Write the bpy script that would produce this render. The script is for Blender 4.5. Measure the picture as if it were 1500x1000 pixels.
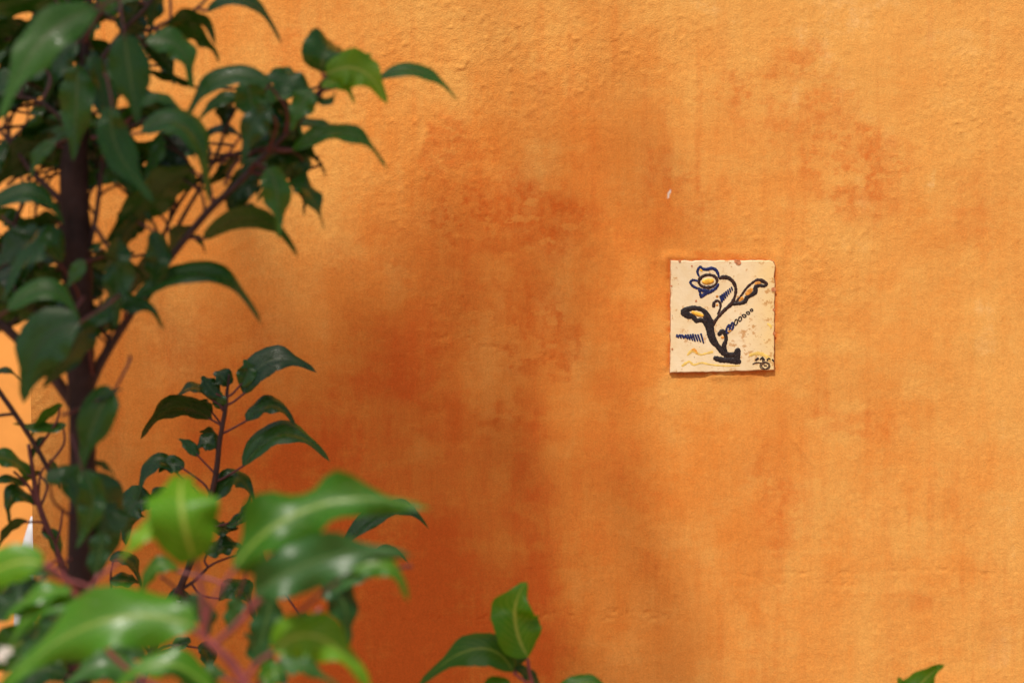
import bpy, bmesh, math, random
import numpy as np
from mathutils import Vector, Matrix

for o in list(bpy.data.objects):
    bpy.data.objects.remove(o)
C = bpy.context.scene.collection
R = math.radians

# ------------------------------------------------------------------ camera
D = 3.1875            # camera to wall, metres (85 mm lens, 1.35 m of wall across the frame)
FW = 1.35
ZC = 1.35             # camera height
CAM = Vector((0, -D, ZC))
cam_d = bpy.data.cameras.new('camera')
cam = bpy.data.objects.new('camera', cam_d); C.objects.link(cam)
cam.location = CAM; cam.rotation_euler = (R(90), 0, 0)
cam_d.lens = 85; cam_d.sensor_width = 36; cam_d.clip_start = 0.05; cam_d.clip_end = 500
cam_d.dof.use_dof = True; cam_d.dof.focus_distance = D; cam_d.dof.aperture_fstop = 6.0
bpy.context.scene.camera = cam

# ------------------------------------------------------------------ light
SUN_TO = Vector((-0.52, -1.0, 1.95)).normalized()      # towards the sun: high, in front of the wall, a little to the left
w = bpy.data.worlds.new('World'); bpy.context.scene.world = w; w.use_nodes = True
nt = w.node_tree; nt.nodes.clear()
sky = nt.nodes.new('ShaderNodeTexSky'); sky.sky_type = 'NISHITA'; sky.sun_disc = False
el = math.asin(SUN_TO.z); az = math.atan2(SUN_TO.x, SUN_TO.y)
sky.sun_elevation = el; sky.sun_rotation = az
sky.air_density = 1.0; sky.dust_density = 4.0; sky.ozone_density = 0.6
bg = nt.nodes.new('ShaderNodeBackground'); bg.inputs[1].default_value = 0.10
wo = nt.nodes.new('ShaderNodeOutputWorld')
nt.links.new(sky.outputs[0], bg.inputs[0]); nt.links.new(bg.outputs[0], wo.inputs[0])
sd = bpy.data.lights.new('sun', 'SUN'); sd.energy = 4.4; sd.angle = R(0.55); sd.color = (1.0, 0.93, 0.82)
sun = bpy.data.objects.new('sun', sd); C.objects.link(sun)
sun.rotation_euler = (-SUN_TO).to_track_quat('-Z', 'Y').to_euler(); sun.location = (-3, -6, 14)
sc = bpy.context.scene
sc.view_settings.view_transform = 'Standard'; sc.view_settings.look = 'None'
sc.view_settings.exposure = 0.01; sc.view_settings.gamma = 1.0
sc.view_settings.use_curve_mapping = False

# ------------------------------------------------------------------ helpers
def P(px, py, d=D):
    """photo pixel (1500 x 1000) at depth d from the camera -> world point"""
    k = FW / 1500 * d / D
    return Vector(((px - 750) * k, -D + d, ZC - (py - 500) * k))

def tag(o, label=None, cat=None, group=None, kind=None):
    if label: o['label'] = label
    if cat: o['category'] = cat
    if group: o['group'] = group
    if kind: o['kind'] = kind
    return o

def mesh_obj(name, verts, faces, mat, parent=None, smooth=True, uvs=None):
    me = bpy.data.meshes.new(name)
    me.from_pydata([tuple(v) for v in verts], [], faces)
    if smooth: me.polygons.foreach_set('use_smooth', [True] * len(me.polygons))
    if uvs is not None:
        l = me.uv_layers.new(name='UVMap')
        li = np.zeros(len(me.loops), dtype=np.int32); me.loops.foreach_get('vertex_index', li)
        l.data.foreach_set('uv', np.array(uvs, dtype=np.float32)[li].ravel())
    if mat: me.materials.append(mat)
    me.update()
    o = bpy.data.objects.new(name, me); C.objects.link(o)
    if parent: o.parent = parent; o.matrix_parent_inverse = parent.matrix_world.inverted()
    return o

def empty(name, loc):
    o = bpy.data.objects.new(name, None); C.objects.link(o); o.location = loc
    o.empty_display_size = 0.05
    o.matrix_world = Matrix.Translation(loc)
    return o

def smooth_path(pts, rad, sub=5):
    """Catmull-Rom through points with radii"""
    n = len(pts); out = []; ro = []
    for i in range(n - 1):
        p0 = pts[max(i-1, 0)]; p1 = pts[i]; p2 = pts[i+1]; p3 = pts[min(i+2, n-1)]
        for k in range(sub):
            t = k / sub
            out.append(0.5 * ((2*p1) + (p2-p0)*t + (2*p0-5*p1+4*p2-p3)*t*t + (3*p1-p0-3*p2+p3)*t**3))
            ro.append(rad[i] + (rad[i+1]-rad[i]) * t)
    out.append(pts[-1]); ro.append(rad[-1])
    return out, ro

def tube(pts, rad, seg=8, jitter=0, rng=None):
    V = []; F = []
    n = len(pts)
    ref = Vector((0.3, 1, 0.2)).normalized()
    for i, p in enumerate(pts):
        t = (pts[min(i+1, n-1)] - pts[max(i-1, 0)]).normalized()
        a = t.cross(ref)
        if a.length < 1e-3: a = t.cross(Vector((1, 0, 0)))
        a.normalize(); b = t.cross(a)
        for k in range(seg):
            an = 2*math.pi*k/seg
            r = rad[i] * (1 + (rng.uniform(-jitter, jitter) if rng else 0))
            V.append(p + a*math.cos(an)*r + b*math.sin(an)*r)
    for i in range(n-1):
        for k in range(seg):
            k2 = (k+1) % seg
            F.append((i*seg+k, i*seg+k2, (i+1)*seg+k2, (i+1)*seg+k))
    F.append(tuple(range(seg-1, -1, -1))); F.append(tuple((n-1)*seg + k for k in range(seg)))
    return V, F

# ------------------------------------------------------------------ materials
def newmat(name):
    m = bpy.data.materials.new(name); m.use_nodes = True
    t = m.node_tree; t.nodes.clear()
    out = t.nodes.new('ShaderNodeOutputMaterial'); b = t.nodes.new('ShaderNodeBsdfPrincipled')
    t.links.new(b.outputs[0], out.inputs[0])
    return m, t, b, out
def N(t, typ, **kw):
    n = t.nodes.new(typ)
    for k, v in kw.items(): setattr(n, k, v)
    return n
def lk(t, a, b): t.links.new(a, b)
def mixc(t, fac, a, b, blend='MIX'):
    n = t.nodes.new('ShaderNodeMix'); n.data_type = 'RGBA'; n.blend_type = blend
    for s, v in ((n.inputs[0], fac), (n.inputs[6], a), (n.inputs[7], b)):
        if hasattr(v, 'is_linked'): t.links.new(v, s)
        elif isinstance(v, (int, float)): s.default_value = v
        else: s.default_value = (*v, 1)
    return n.outputs[2]
def math_n(t, op, a, b=0.0, clamp=False):
    n = t.nodes.new('ShaderNodeMath'); n.operation = op; n.use_clamp = clamp
    for s, v in ((n.inputs[0], a), (n.inputs[1], b)):
        if hasattr(v, 'is_linked'): t.links.new(v, s)
        else: s.default_value = v
    return n.outputs[0]
def remap(t, v, a, b, c=0.0, d=1.0):
    n = t.nodes.new('ShaderNodeMapRange'); n.interpolation_type = 'SMOOTHSTEP'
    t.links.new(v, n.inputs[0])
    for i, x in enumerate((a, b, c, d)): n.inputs[i+1].default_value = x
    return n.outputs[0]
def noise(t, co, scale, detail=4, rough=0.55, sx=1, sy=1, sz=1, dist=0.0):
    mp = t.nodes.new('ShaderNodeMapping'); mp.inputs['Scale'].default_value = (sx, sy, sz)
    t.links.new(co, mp.inputs[0])
    n = t.nodes.new('ShaderNodeTexNoise'); n.inputs['Scale'].default_value = scale
    n.inputs['Detail'].default_value = detail; n.inputs['Roughness'].default_value = rough
    n.inputs['Distortion'].default_value = dist
    t.links.new(mp.outputs[0], n.inputs[0])
    return n.outputs[0]

def wall_material():
    m, t, b, out = newmat('orange_limewash')
    co = N(t, 'ShaderNodeTexCoord').outputs['Object']
    def attr(nm):
        a = N(t, 'ShaderNodeAttribute'); a.attribute_name = nm; return a.outputs['Fac']
    stain, tint, rough, white = attr('stain'), attr('tint'), attr('rough'), attr('white')
    n1 = noise(t, co, 3.2, 6, 0.6)
    n2 = noise(t, co, 9, 6, 0.62, 1, 1, 0.7)
    v1 = noise(t, co, 22, 5, 0.6, 3.2, 1, 0.30)              # vertical brush marks
    h1 = noise(t, co, 30, 4, 0.6, 0.35, 1, 2.6)              # a few horizontal ones
    wv = noise(t, co, 240, 3, 0.6, 1.0, 1, 0.28)             # bristle lines
    wh = noise(t, co, 210, 3, 0.6, 0.4, 1, 1.0)
    gr = noise(t, co, 420, 3, 0.6)
    s = math_n(t, 'ADD', math_n(t, 'MULTIPLY', n1, 0.50), math_n(t, 'MULTIPLY', n2, 0.55))
    s = math_n(t, 'ADD', s, math_n(t, 'MULTIPLY', v1, 0.20))
    s = math_n(t, 'ADD', s, math_n(t, 'MULTIPLY', h1, 0.12))
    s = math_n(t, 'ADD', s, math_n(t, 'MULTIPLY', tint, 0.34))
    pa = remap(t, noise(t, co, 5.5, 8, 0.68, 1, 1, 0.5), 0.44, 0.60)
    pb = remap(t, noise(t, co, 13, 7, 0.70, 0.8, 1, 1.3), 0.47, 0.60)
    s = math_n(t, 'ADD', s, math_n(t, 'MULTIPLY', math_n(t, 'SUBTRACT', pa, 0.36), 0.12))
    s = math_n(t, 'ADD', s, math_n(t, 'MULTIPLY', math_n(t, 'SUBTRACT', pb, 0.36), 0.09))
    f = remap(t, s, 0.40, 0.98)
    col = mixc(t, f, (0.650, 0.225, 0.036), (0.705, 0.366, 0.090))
    col = mixc(t, remap(t, s, 0.52, 0.20), col, (0.600, 0.128, 0.018))  # deep red, reached mostly where the shade's redness is painted in by tint
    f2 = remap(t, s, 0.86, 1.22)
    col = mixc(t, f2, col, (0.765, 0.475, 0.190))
    sn = noise(t, co, 70, 5, 0.65, 1, 1, 0.8)
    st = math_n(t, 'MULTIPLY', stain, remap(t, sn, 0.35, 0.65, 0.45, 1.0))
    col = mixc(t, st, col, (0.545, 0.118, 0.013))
    # bristle weave: small value changes
    wvv = math_n(t, 'ADD', math_n(t, 'MULTIPLY', wv, 0.72), math_n(t, 'MULTIPLY', wh, 0.28))
    wvv = math_n(t, 'ADD', math_n(t, 'MULTIPLY', wvv, 0.38), math_n(t, 'MULTIPLY', gr, 0.62))
    k = remap(t, wvv, 0.32, 0.68, 0.89, 1.08)
    kc = N(t, 'ShaderNodeCombineColor'); 
    for i in range(3): lk(t, k, kc.inputs[i])
    col = mixc(t, 1.0, col, kc.outputs[0], 'MULTIPLY')
    # dark dust specks
    vor = N(t, 'ShaderNodeTexVoronoi'); vor.inputs['Scale'].default_value = 120; lk(t, co, vor.inputs[0])
    sp = remap(t, vor.outputs['Distance'], 0.05, 0.11, 1.0, 0.0)
    sp = math_n(t, 'MULTIPLY', sp, remap(t, noise(t, co, 14, 3), 0.56, 0.66))
    col = mixc(t, math_n(t, 'MULTIPLY', sp, 0.5), col, (0.30, 0.085, 0.016))
    col = mixc(t, white, col, (0.66, 0.61, 0.53))
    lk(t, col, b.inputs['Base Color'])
    b.inputs['Roughness'].default_value = 0.92; b.inputs['Specular IOR Level'].default_value = 0.18
    hgt = math_n(t, 'MULTIPLY', gr, math_n(t, 'ADD', math_n(t, 'MULTIPLY', rough, 1.0), 0.18))
    hgt = math_n(t, 'ADD', hgt, math_n(t, 'MULTIPLY', wvv, 0.22))
    hgt = math_n(t, 'ADD', hgt, math_n(t, 'MULTIPLY', noise(t, co, 110, 4, 0.6), 0.6))
    bp = N(t, 'ShaderNodeBump'); bp.inputs['Strength'].default_value = 0.48; bp.inputs['Distance'].default_value = 0.0016
    lk(t, hgt, bp.inputs['Height']); lk(t, bp.outputs[0], b.inputs['Normal'])
    return m

def simple(name, col, rough=0.6, spec=0.4, var=0.12, scale=40, bump=0.0, coat=0.0):
    m, t, b, out = newmat(name)
    co = N(t, 'ShaderNodeTexCoord').outputs['Object']
    n = noise(t, co, scale, 5, 0.6)
    c = mixc(t, remap(t, n, 0.3, 0.7), tuple(x*(1-var) for x in col), tuple(min(1, x*(1+var)) for x in col))
    lk(t, c, b.inputs['Base Color']); b.inputs['Roughness'].default_value = rough
    b.inputs['Specular IOR Level'].default_value = spec
    if coat: b.inputs['Coat Weight'].default_value = coat; b.inputs['Coat Roughness'].default_value = 0.15
    if bump:
        bp = N(t, 'ShaderNodeBump'); bp.inputs['Strength'].default_value = bump; bp.inputs['Distance'].default_value = 0.004
        lk(t, n, bp.inputs['Height']); lk(t, bp.outputs[0], b.inputs['Normal'])
    return m

def leaf_material(name, dark, light, rib, trans, rough=0.28, coat=0.0):
    m, t, b, out = newmat(name)
    uv = N(t, 'ShaderNodeUVMap').outputs[0]
    sep = N(t, 'ShaderNodeSeparateXYZ'); lk(t, uv, sep.inputs[0])
    u, v = sep.outputs[0], sep.outputs[1]
    au = math_n(t, 'ABSOLUTE', u)
    oi = N(t, 'ShaderNodeObjectInfo').outputs['Random']
    co = N(t, 'ShaderNodeTexCoord').outputs['Object']
    n = noise(t, co, 55, 4, 0.6)
    fac = math_n(t, 'ADD', math_n(t, 'MULTIPLY', n, 0.6), math_n(t, 'MULTIPLY', oi, 0.55))
    col = mixc(t, remap(t, fac, 0.2, 0.95), dark, light)
    # side veins run obliquely from the midrib
    ph = math_n(t, 'SUBTRACT', math_n(t, 'MULTIPLY', v, 62.0), math_n(t, 'MULTIPLY', au, 20.0))
    vein = remap(t, math_n(t, 'SINE', ph), 0.86, 1.0)
    vein = math_n(t, 'MULTIPLY', vein, remap(t, au, 0.95, 0.35, 0.0, 0.42))
    col = mixc(t, vein, col, rib)
    mid = remap(t, math_n(t, 'ADD', au, math_n(t, 'MULTIPLY', v, 0.04)), 0.05, 0.12, 0.85, 0.0)
    col = mixc(t, mid, col, rib)
    dn = noise(t, co, 420, 3, 0.6); blot = noise(t, co, 24, 4, 0.6)
    col = mixc(t, math_n(t, 'MULTIPLY', remap(t, blot, 0.55, 0.75), 0.16), col, rib)
    col = mixc(t, math_n(t, 'MULTIPLY', remap(t, dn, 0.66, 0.74), 0.5), col, (0.10, 0.07, 0.03))
    lk(t, col, b.inputs['Base Color'])
    lk(t, remap(t, n, 0.3, 0.7, rough-0.05, rough+0.10), b.inputs['Roughness'])
    b.inputs['Specular IOR Level'].default_value = 0.38 if coat else 0.34
    b.inputs['Coat Weight'].default_value = coat; b.inputs['Coat Roughness'].default_value = 0.16; b.inputs['Coat IOR'].default_value = 1.5
    bp = N(t, 'ShaderNodeBump'); bp.inputs['Strength'].default_value = 0.5; bp.inputs['Distance'].default_value = 0.001
    lk(t, math_n(t, 'SUBTRACT', n, math_n(t, 'MULTIPLY', vein, 1.5)), bp.inputs['Height']); lk(t, bp.outputs[0], b.inputs['Normal'])
    tr = N(t, 'ShaderNodeBsdfTranslucent')
    tc = mixc(t, 1.0, col, (1.0, 1.4, 0.35), 'MULTIPLY'); lk(t, tc, tr.inputs[0])
    ms = N(t, 'ShaderNodeMixShader'); ms.inputs[0].default_value = trans
    lk(t, b.outputs[0], ms.inputs[1]); lk(t, tr.outputs[0], ms.inputs[2]); lk(t, ms.outputs[0], out.inputs[0])
    return m

M_WALL = wall_material()
M_OLD = leaf_material('mature_leaf', (0.008, 0.044, 0.005), (0.024, 0.100, 0.009), (0.035, 0.085, 0.022), 0.16, 0.26, 0.22)
M_DKG = leaf_material('dark_green_leaf', (0.018, 0.088, 0.007), (0.044, 0.165, 0.011), (0.09, 0.16, 0.04), 0.24, 0.26, 0.22)
M_SHD = leaf_material('shaded_leaf', (0.012, 0.055, 0.010), (0.030, 0.105, 0.015), (0.07, 0.13, 0.03), 0.22, 0.40)  # darker, duller leaf copy with shade put into its colour
M_MID = leaf_material('green_leaf', (0.030, 0.125, 0.006), (0.062, 0.205, 0.010), (0.20, 0.31, 0.05), 0.36, 0.34)
M_YNG = leaf_material('young_leaf', (0.075, 0.245, 0.006), (0.14, 0.34, 0.012), (0.34, 0.45, 0.08), 0.42, 0.36)
M_TREE = leaf_material('tree_leaf', (0.03, 0.08, 0.015), (0.06, 0.14, 0.02), (0.1, 0.16, 0.05), 0.08, 0.45)
M_TWIG = simple('dark_twig', (0.045, 0.022, 0.020), 0.55, 0.4, 0.35, 60, 0.3)
M_PINK = simple('red_petiole', (0.20, 0.046, 0.050), 0.42, 0.45, 0.25, 50)
M_RIND = simple('reddish_twig', (0.10, 0.032, 0.035), 0.5, 0.4, 0.3, 50)
M_BARK = simple('shrub_bark', (0.027, 0.015, 0.014), 0.75, 0.3, 0.45, 45, 0.8)
M_TBARK = simple('tree_bark', (0.11, 0.085, 0.06), 0.9, 0.2, 0.4, 12, 1.0)
M_GROUND = simple('warm_bounce_ground', (0.40, 0.20, 0.105), 0.95, 0.2, 0.25, 8, 0.8)  # warm colour made up for its bounce onto the wall
M_PETAL = simple('white_petal', (0.78, 0.77, 0.72), 0.6, 0.3, 0.05)
M_WHITE = simple('white_paint', (0.48, 0.51, 0.55), 0.5, 0.4, 0.05)

# ------------------------------------------------------------------ numpy noise for the wall relief
def vnoise(X, Z, freq, seed):
    rs = np.random.RandomState(seed)
    n = 512
    g = rs.rand(n, n).astype(np.float32)
    x = X*freq + 1000.3; z = Z*freq + 1000.7
    xi = np.floor(x).astype(np.int64); zi = np.floor(z).astype(np.int64)
    fx = x - xi; fz = z - zi
    fx = fx*fx*(3-2*fx); fz = fz*fz*(3-2*fz)
    a = g[xi % n, zi % n]; b = g[(xi+1) % n, zi % n]; c = g[xi % n, (zi+1) % n]; d = g[(xi+1) % n, (zi+1) % n]
    return (a*(1-fx)+b*fx)*(1-fz) + (c*(1-fx)+d*fx)*fz
def fbm(X, Z, freq, seed, octv=4, gain=0.5):
    s = 0; a = 1.0; tot = 0
    for i in range(octv):
        s = s + a*vnoise(X, Z, freq*2.03**i, seed+i); tot += a; a *= gain
    return s/tot
def sstep(x, a, b):
    t = np.clip((x-a)/(b-a), 0, 1); return t*t*(3-2*t)

def build_wall():
    left = P(43, 500).x
    xs = np.concatenate([np.arange(left, 0.76, 0.0022), np.geomspace(0.78, 6.0, 40)])
    zs = np.concatenate([np.linspace(0.0, 0.82, 30), np.arange(0.84, 1.86, 0.0022), np.geomspace(1.88, 4.2, 30)])
    X, Z = np.meshgrid(xs, zs, indexing='ij')
    # photo pixel coordinates of each wall point
    PX = 750 + X/FW*1500; PY = 500 - (Z-ZC)/FW*1500
    edge = np.exp(-(X-left)/0.02)
    Xw = X - (Z-ZC)*0.014*np.exp(-(X-left)/0.25)
    # masks ---------------------------------------------------------
    def blob(cx, cy, rx, ry, nz=0.5, seed=1, fr=14, soft=0.3):
        r = np.sqrt(((PX-cx)/rx)**2 + ((PY-cy)/ry)**2)
        return sstep(1 - r + (fbm(X, Z, fr, seed, 5, 0.6)-0.5)*2*nz, 0.0, soft)
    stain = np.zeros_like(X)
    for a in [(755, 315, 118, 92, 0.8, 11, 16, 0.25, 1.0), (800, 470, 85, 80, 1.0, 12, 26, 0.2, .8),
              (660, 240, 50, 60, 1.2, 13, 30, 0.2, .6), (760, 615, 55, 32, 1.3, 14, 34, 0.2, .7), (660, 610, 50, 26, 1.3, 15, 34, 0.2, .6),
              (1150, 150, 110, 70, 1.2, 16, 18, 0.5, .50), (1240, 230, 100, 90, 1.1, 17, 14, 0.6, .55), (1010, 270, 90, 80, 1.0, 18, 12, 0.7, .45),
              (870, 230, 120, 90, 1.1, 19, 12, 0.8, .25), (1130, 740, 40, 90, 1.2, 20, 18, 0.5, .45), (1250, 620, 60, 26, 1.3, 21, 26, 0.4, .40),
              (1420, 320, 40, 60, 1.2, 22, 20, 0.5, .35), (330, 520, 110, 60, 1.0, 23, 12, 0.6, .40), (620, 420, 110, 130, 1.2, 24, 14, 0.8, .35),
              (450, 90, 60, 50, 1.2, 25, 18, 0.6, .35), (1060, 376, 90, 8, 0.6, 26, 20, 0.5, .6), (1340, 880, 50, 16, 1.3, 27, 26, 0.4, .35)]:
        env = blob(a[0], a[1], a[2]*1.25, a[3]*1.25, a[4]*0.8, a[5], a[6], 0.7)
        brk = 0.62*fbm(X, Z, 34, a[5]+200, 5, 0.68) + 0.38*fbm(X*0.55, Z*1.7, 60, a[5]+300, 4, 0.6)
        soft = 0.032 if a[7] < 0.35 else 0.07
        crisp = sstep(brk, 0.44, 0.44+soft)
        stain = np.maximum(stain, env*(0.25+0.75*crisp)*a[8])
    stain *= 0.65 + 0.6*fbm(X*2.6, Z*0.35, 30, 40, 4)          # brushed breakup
    streak = fbm(X*4, Z*0.3, 18, 44, 4)
    stain = np.clip(stain + 0.20*sstep(streak, 0.60, 0.75)*sstep(fbm(X, Z, 4, 46, 3), 0.45, 0.65), 0, 1)
    # broad tone of the wash: shade's redness painted in centre and low, paler coat top right
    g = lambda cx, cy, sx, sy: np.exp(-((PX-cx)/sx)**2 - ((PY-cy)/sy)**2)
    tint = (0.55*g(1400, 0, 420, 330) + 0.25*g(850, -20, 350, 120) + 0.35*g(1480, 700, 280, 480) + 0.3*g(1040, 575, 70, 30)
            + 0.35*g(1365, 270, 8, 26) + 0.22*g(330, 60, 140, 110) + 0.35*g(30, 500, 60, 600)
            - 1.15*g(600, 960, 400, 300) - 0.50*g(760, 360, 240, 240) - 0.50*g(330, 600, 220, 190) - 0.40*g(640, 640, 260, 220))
    rough = np.clip(0.30 + 0.75*g(800, 60, 260, 90) + 0.5*g(660, 470, 90, 60) + 0.30*g(1450, 110, 110, 140) + 0.45*g(530, 560, 90, 60)
                    + 0.4*g(600, 250, 140, 120) + 1.0*g(55, 600, 25, 400) + 0.4*g(1180, 420, 90, 90) - 0.15*g(1150, 750, 200, 200), 0, 1.3)
    rough *= 0.5 + fbm(X, Z, 9, 60, 3)
    white = np.zeros_like(X)
    ax = PX - 980 - (285-PY)*0.35
    white = np.maximum(white, sstep(1 - np.sqrt((ax/2.2)**2 + ((PY-285)/6)**2) + (vnoise(X, Z, 500, 71)-0.5)*1.2, 0, 0.4))
    tint = tint + 0.35*sstep(1 - np.sqrt(((PX-1365-(270-PY)*0.2)/7)**2 + ((PY-268)/24)**2) + (vnoise(X, Z, 200, 72)-0.5)*1.2, 0, 0.6)
    # relief, metres towards the camera ----------------------------
    H = (fbm(X, Z, 4.5, 80, 3)-0.5)*0.0055 + (fbm(X*1.0, Z*0.8, 22, 81, 3)-0.5)*0.0016
    grain = fbm(X, Z, 190, 82, 2) - 0.5
    lump = sstep(fbm(X, Z, 130, 83, 2), 0.66, 0.85)
    H = H + grain*0.0011*rough + lump*0.0009*rough
    brush = fbm(X*6, Z*0.6, 40, 84, 2) - 0.5
    H = H + brush*0.00022
    # rows of little pits where the float dragged sand
    def pitrow(x0, x1, y0, y1, hw, seed, dens, depth):
        yy = y0 + (PX-x0)/(x1-x0)*(y1-y0) + (fbm(X, Z, 12, seed, 2)-0.5)*16
        m = np.exp(-((PY-yy)/hw)**2) * sstep(PX, x0-20, x0+20) * (1-sstep(PX, x1-20, x1+20))
        return m * (sstep(vnoise(X, Z, 260, seed+1), dens, dens+0.12)*depth + 0.00015)
    H = H - pitrow(560, 1010, 905, 902, 9, 90, 0.72, 0.0012) - pitrow(1110, 1330, 862, 850, 7, 93, 0.76, 0.0009)
    H = H - pitrow(612, 690, 490, 492, 4, 96, 0.5, 0.0013) - pitrow(680, 830, 497, 530, 3, 98, 0.6, 0.0010) - pitrow(1040, 1500, 838, 836, 3, 100, 0.72, 0.0007)
    H = H + 0.0009*sstep(vnoise(X, Z, 240, 103), 0.86, 0.93)*np.clip(g(1440, 200, 80, 50)+g(1410, 110, 60, 30)+0.25, 0, 1)
    sc_ = np.abs((PX-1160)*0.80 - (PY-640)*0.60)
    H = H + 0.0010*np.exp(-(sc_/2.2)**2)*sstep(PX, 1155, 1165)*(1-sstep(PX, 1185, 1195))
    # plaster bedding pressed up round the tile
    tx = np.maximum(np.abs(PX-1057.5)-77, 0); ty = np.maximum(np.abs(PY-463.5)-82, 0)
    dt = np.sqrt(tx**2 + ty**2)
    H = H*(0.15+0.85*sstep(dt, 0, 22)) + 0.0026*np.exp(-((dt-5)/8)**2)*sstep(fbm(X, Z, 22, 104, 4), 0.40, 0.72)
    H = H - edge*0.006*(0.6+0.8*fbm(X, Z, 60, 105, 3))
    ring_t = np.exp(-(dt/5)**2)*(PX < 1180)*sstep(fbm(X, Z, 60, 120, 3), 0.38, 0.55)
    stain = np.maximum(stain, ring_t*0.9)
    nx, nz = X.shape
    co = np.stack([Xw, -H, Z], -1).reshape(-1, 3)
    idx = np.arange(nx*nz).reshape(nx, nz)
    q = np.stack([idx[:-1, :-1], idx[1:, :-1], idx[1:, 1:], idx[:-1, 1:]], -1).reshape(-1, 4)
    # back and edges: a wall 0.34 m thick
    per = np.concatenate([idx[:, 0], idx[-1, 1:], idx[-2::-1, -1], idx[0, -2:0:-1]])
    T = 0.34
    back = co[per].copy(); back[:, 1] = T
    base = nx*nz; m = len(per)
    co = np.concatenate([co, back])
    k = np.arange(m); k2 = (k+1) % m
    side = np.stack([per[k], base+k, base+k2, per[k2]], -1)
    faces = np.concatenate([q, side])
    me = bpy.data.meshes.new('plaster_wall')
    me.vertices.add(len(co)); me.vertices.foreach_set('co', co.astype(np.float32).ravel())
    nf = len(faces); me.loops.add(nf*4 + m); me.polygons.add(nf+1)
    me.loops.foreach_set('vertex_index', np.concatenate([faces.ravel(), (base + np.arange(m))[::-1]]).astype(np.int32))
    ls = np.arange(nf+1)*4
    me.polygons.foreach_set('loop_start', ls.astype(np.int32))
    me.polygons.foreach_set('use_smooth', np.concatenate([np.ones(len(q), bool), np.zeros(m+1, bool)]))
    me.update(calc_edges=True); me.validate()
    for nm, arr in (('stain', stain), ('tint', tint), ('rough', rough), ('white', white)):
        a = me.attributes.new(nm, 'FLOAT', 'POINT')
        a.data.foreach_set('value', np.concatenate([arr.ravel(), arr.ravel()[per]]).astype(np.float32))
    me.materials.append(M_WALL)
    o = bpy.data.objects.new('plaster_wall', me); C.objects.link(o)
    tag(o, 'weathered orange limewashed plaster wall with a painted tile set in it', 'wall')
    return o
build_wall()

# ground: one unseen sheet, coloured warm to reflect light onto the shaded wall
g = mesh_obj('unseen_bounce_ground', [(-60, -60, 0), (60, -60, 0), (60, 60, 0), (-60, 60, 0)], [(0, 1, 2, 3)], M_GROUND, smooth=False)
tag(g, kind='structure')

# house wall set back beyond the corner of the near wall
bm = bmesh.new()
bmesh.ops.create_cube(bm, size=1, matrix=Matrix.Translation((-2.2, 1.95, 2.1)) @ Matrix.Diagonal((5.6, 0.3, 4.2, 1)))
bmesh.ops.bevel(bm, geom=bm.edges[:], offset=0.012, segments=2, affect='EDGES')
me = bpy.data.meshes.new('rear_wall'); bm.to_mesh(me); bm.free()
M_WALL2 = simple('yellow_orange_wash', (0.78, 0.36, 0.085), 0.9, 0.2, 0.12, 5, 0.3)
me.materials.append(M_WALL2)
o = bpy.data.objects.new('rear_wall', me); C.objects.link(o)
tag(o, 'smooth yellow orange wall set back beyond the corner of the plaster wall', 'wall')

# white pointed post seen past the corner
def post():
    d = 3.95
    c = P(43, 900, d); top = P(47, 756, d).z
    wpx = FW/1500*d/D
    prof = [(0.026, 0.0), (0.026, top-0.16), (0.022, top-0.08), (0.011, top-0.03), (0.003, top)]
    V = []; F = []; seg = 14
    for r, z in prof:
        for k in range(seg):
            a = 2*math.pi*k/seg
            V.append((c.x + 0.006*(r < .03)*(0.03-r)/0.03 + math.cos(a)*r, c.y + math.sin(a)*r, z))
    for i in range(len(prof)-1):
        for k in range(seg):
            k2 = (k+1) % seg; F.append((i*seg+k, i*seg+k2, (i+1)*seg+k2, (i+1)*seg+k))
    F.append(tuple(range(seg-1, -1, -1))); F.append(tuple((len(prof)-1)*seg+k for k in range(seg)))
    o = mesh_obj('garden_stake', V, F, M_WHITE)
    tag(o, 'slender white stake with tapered top beyond the corner of the plaster wall', 'stake')
post()

# ------------------------------------------------------------------ the tile
def TC(x, y):
    """enlarged-tile drawing coordinates -> wall x, z"""
    px = 940 + x/4.346; py = 350 + y/4.348
    p = P(px, py); return p.x, p.z

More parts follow.
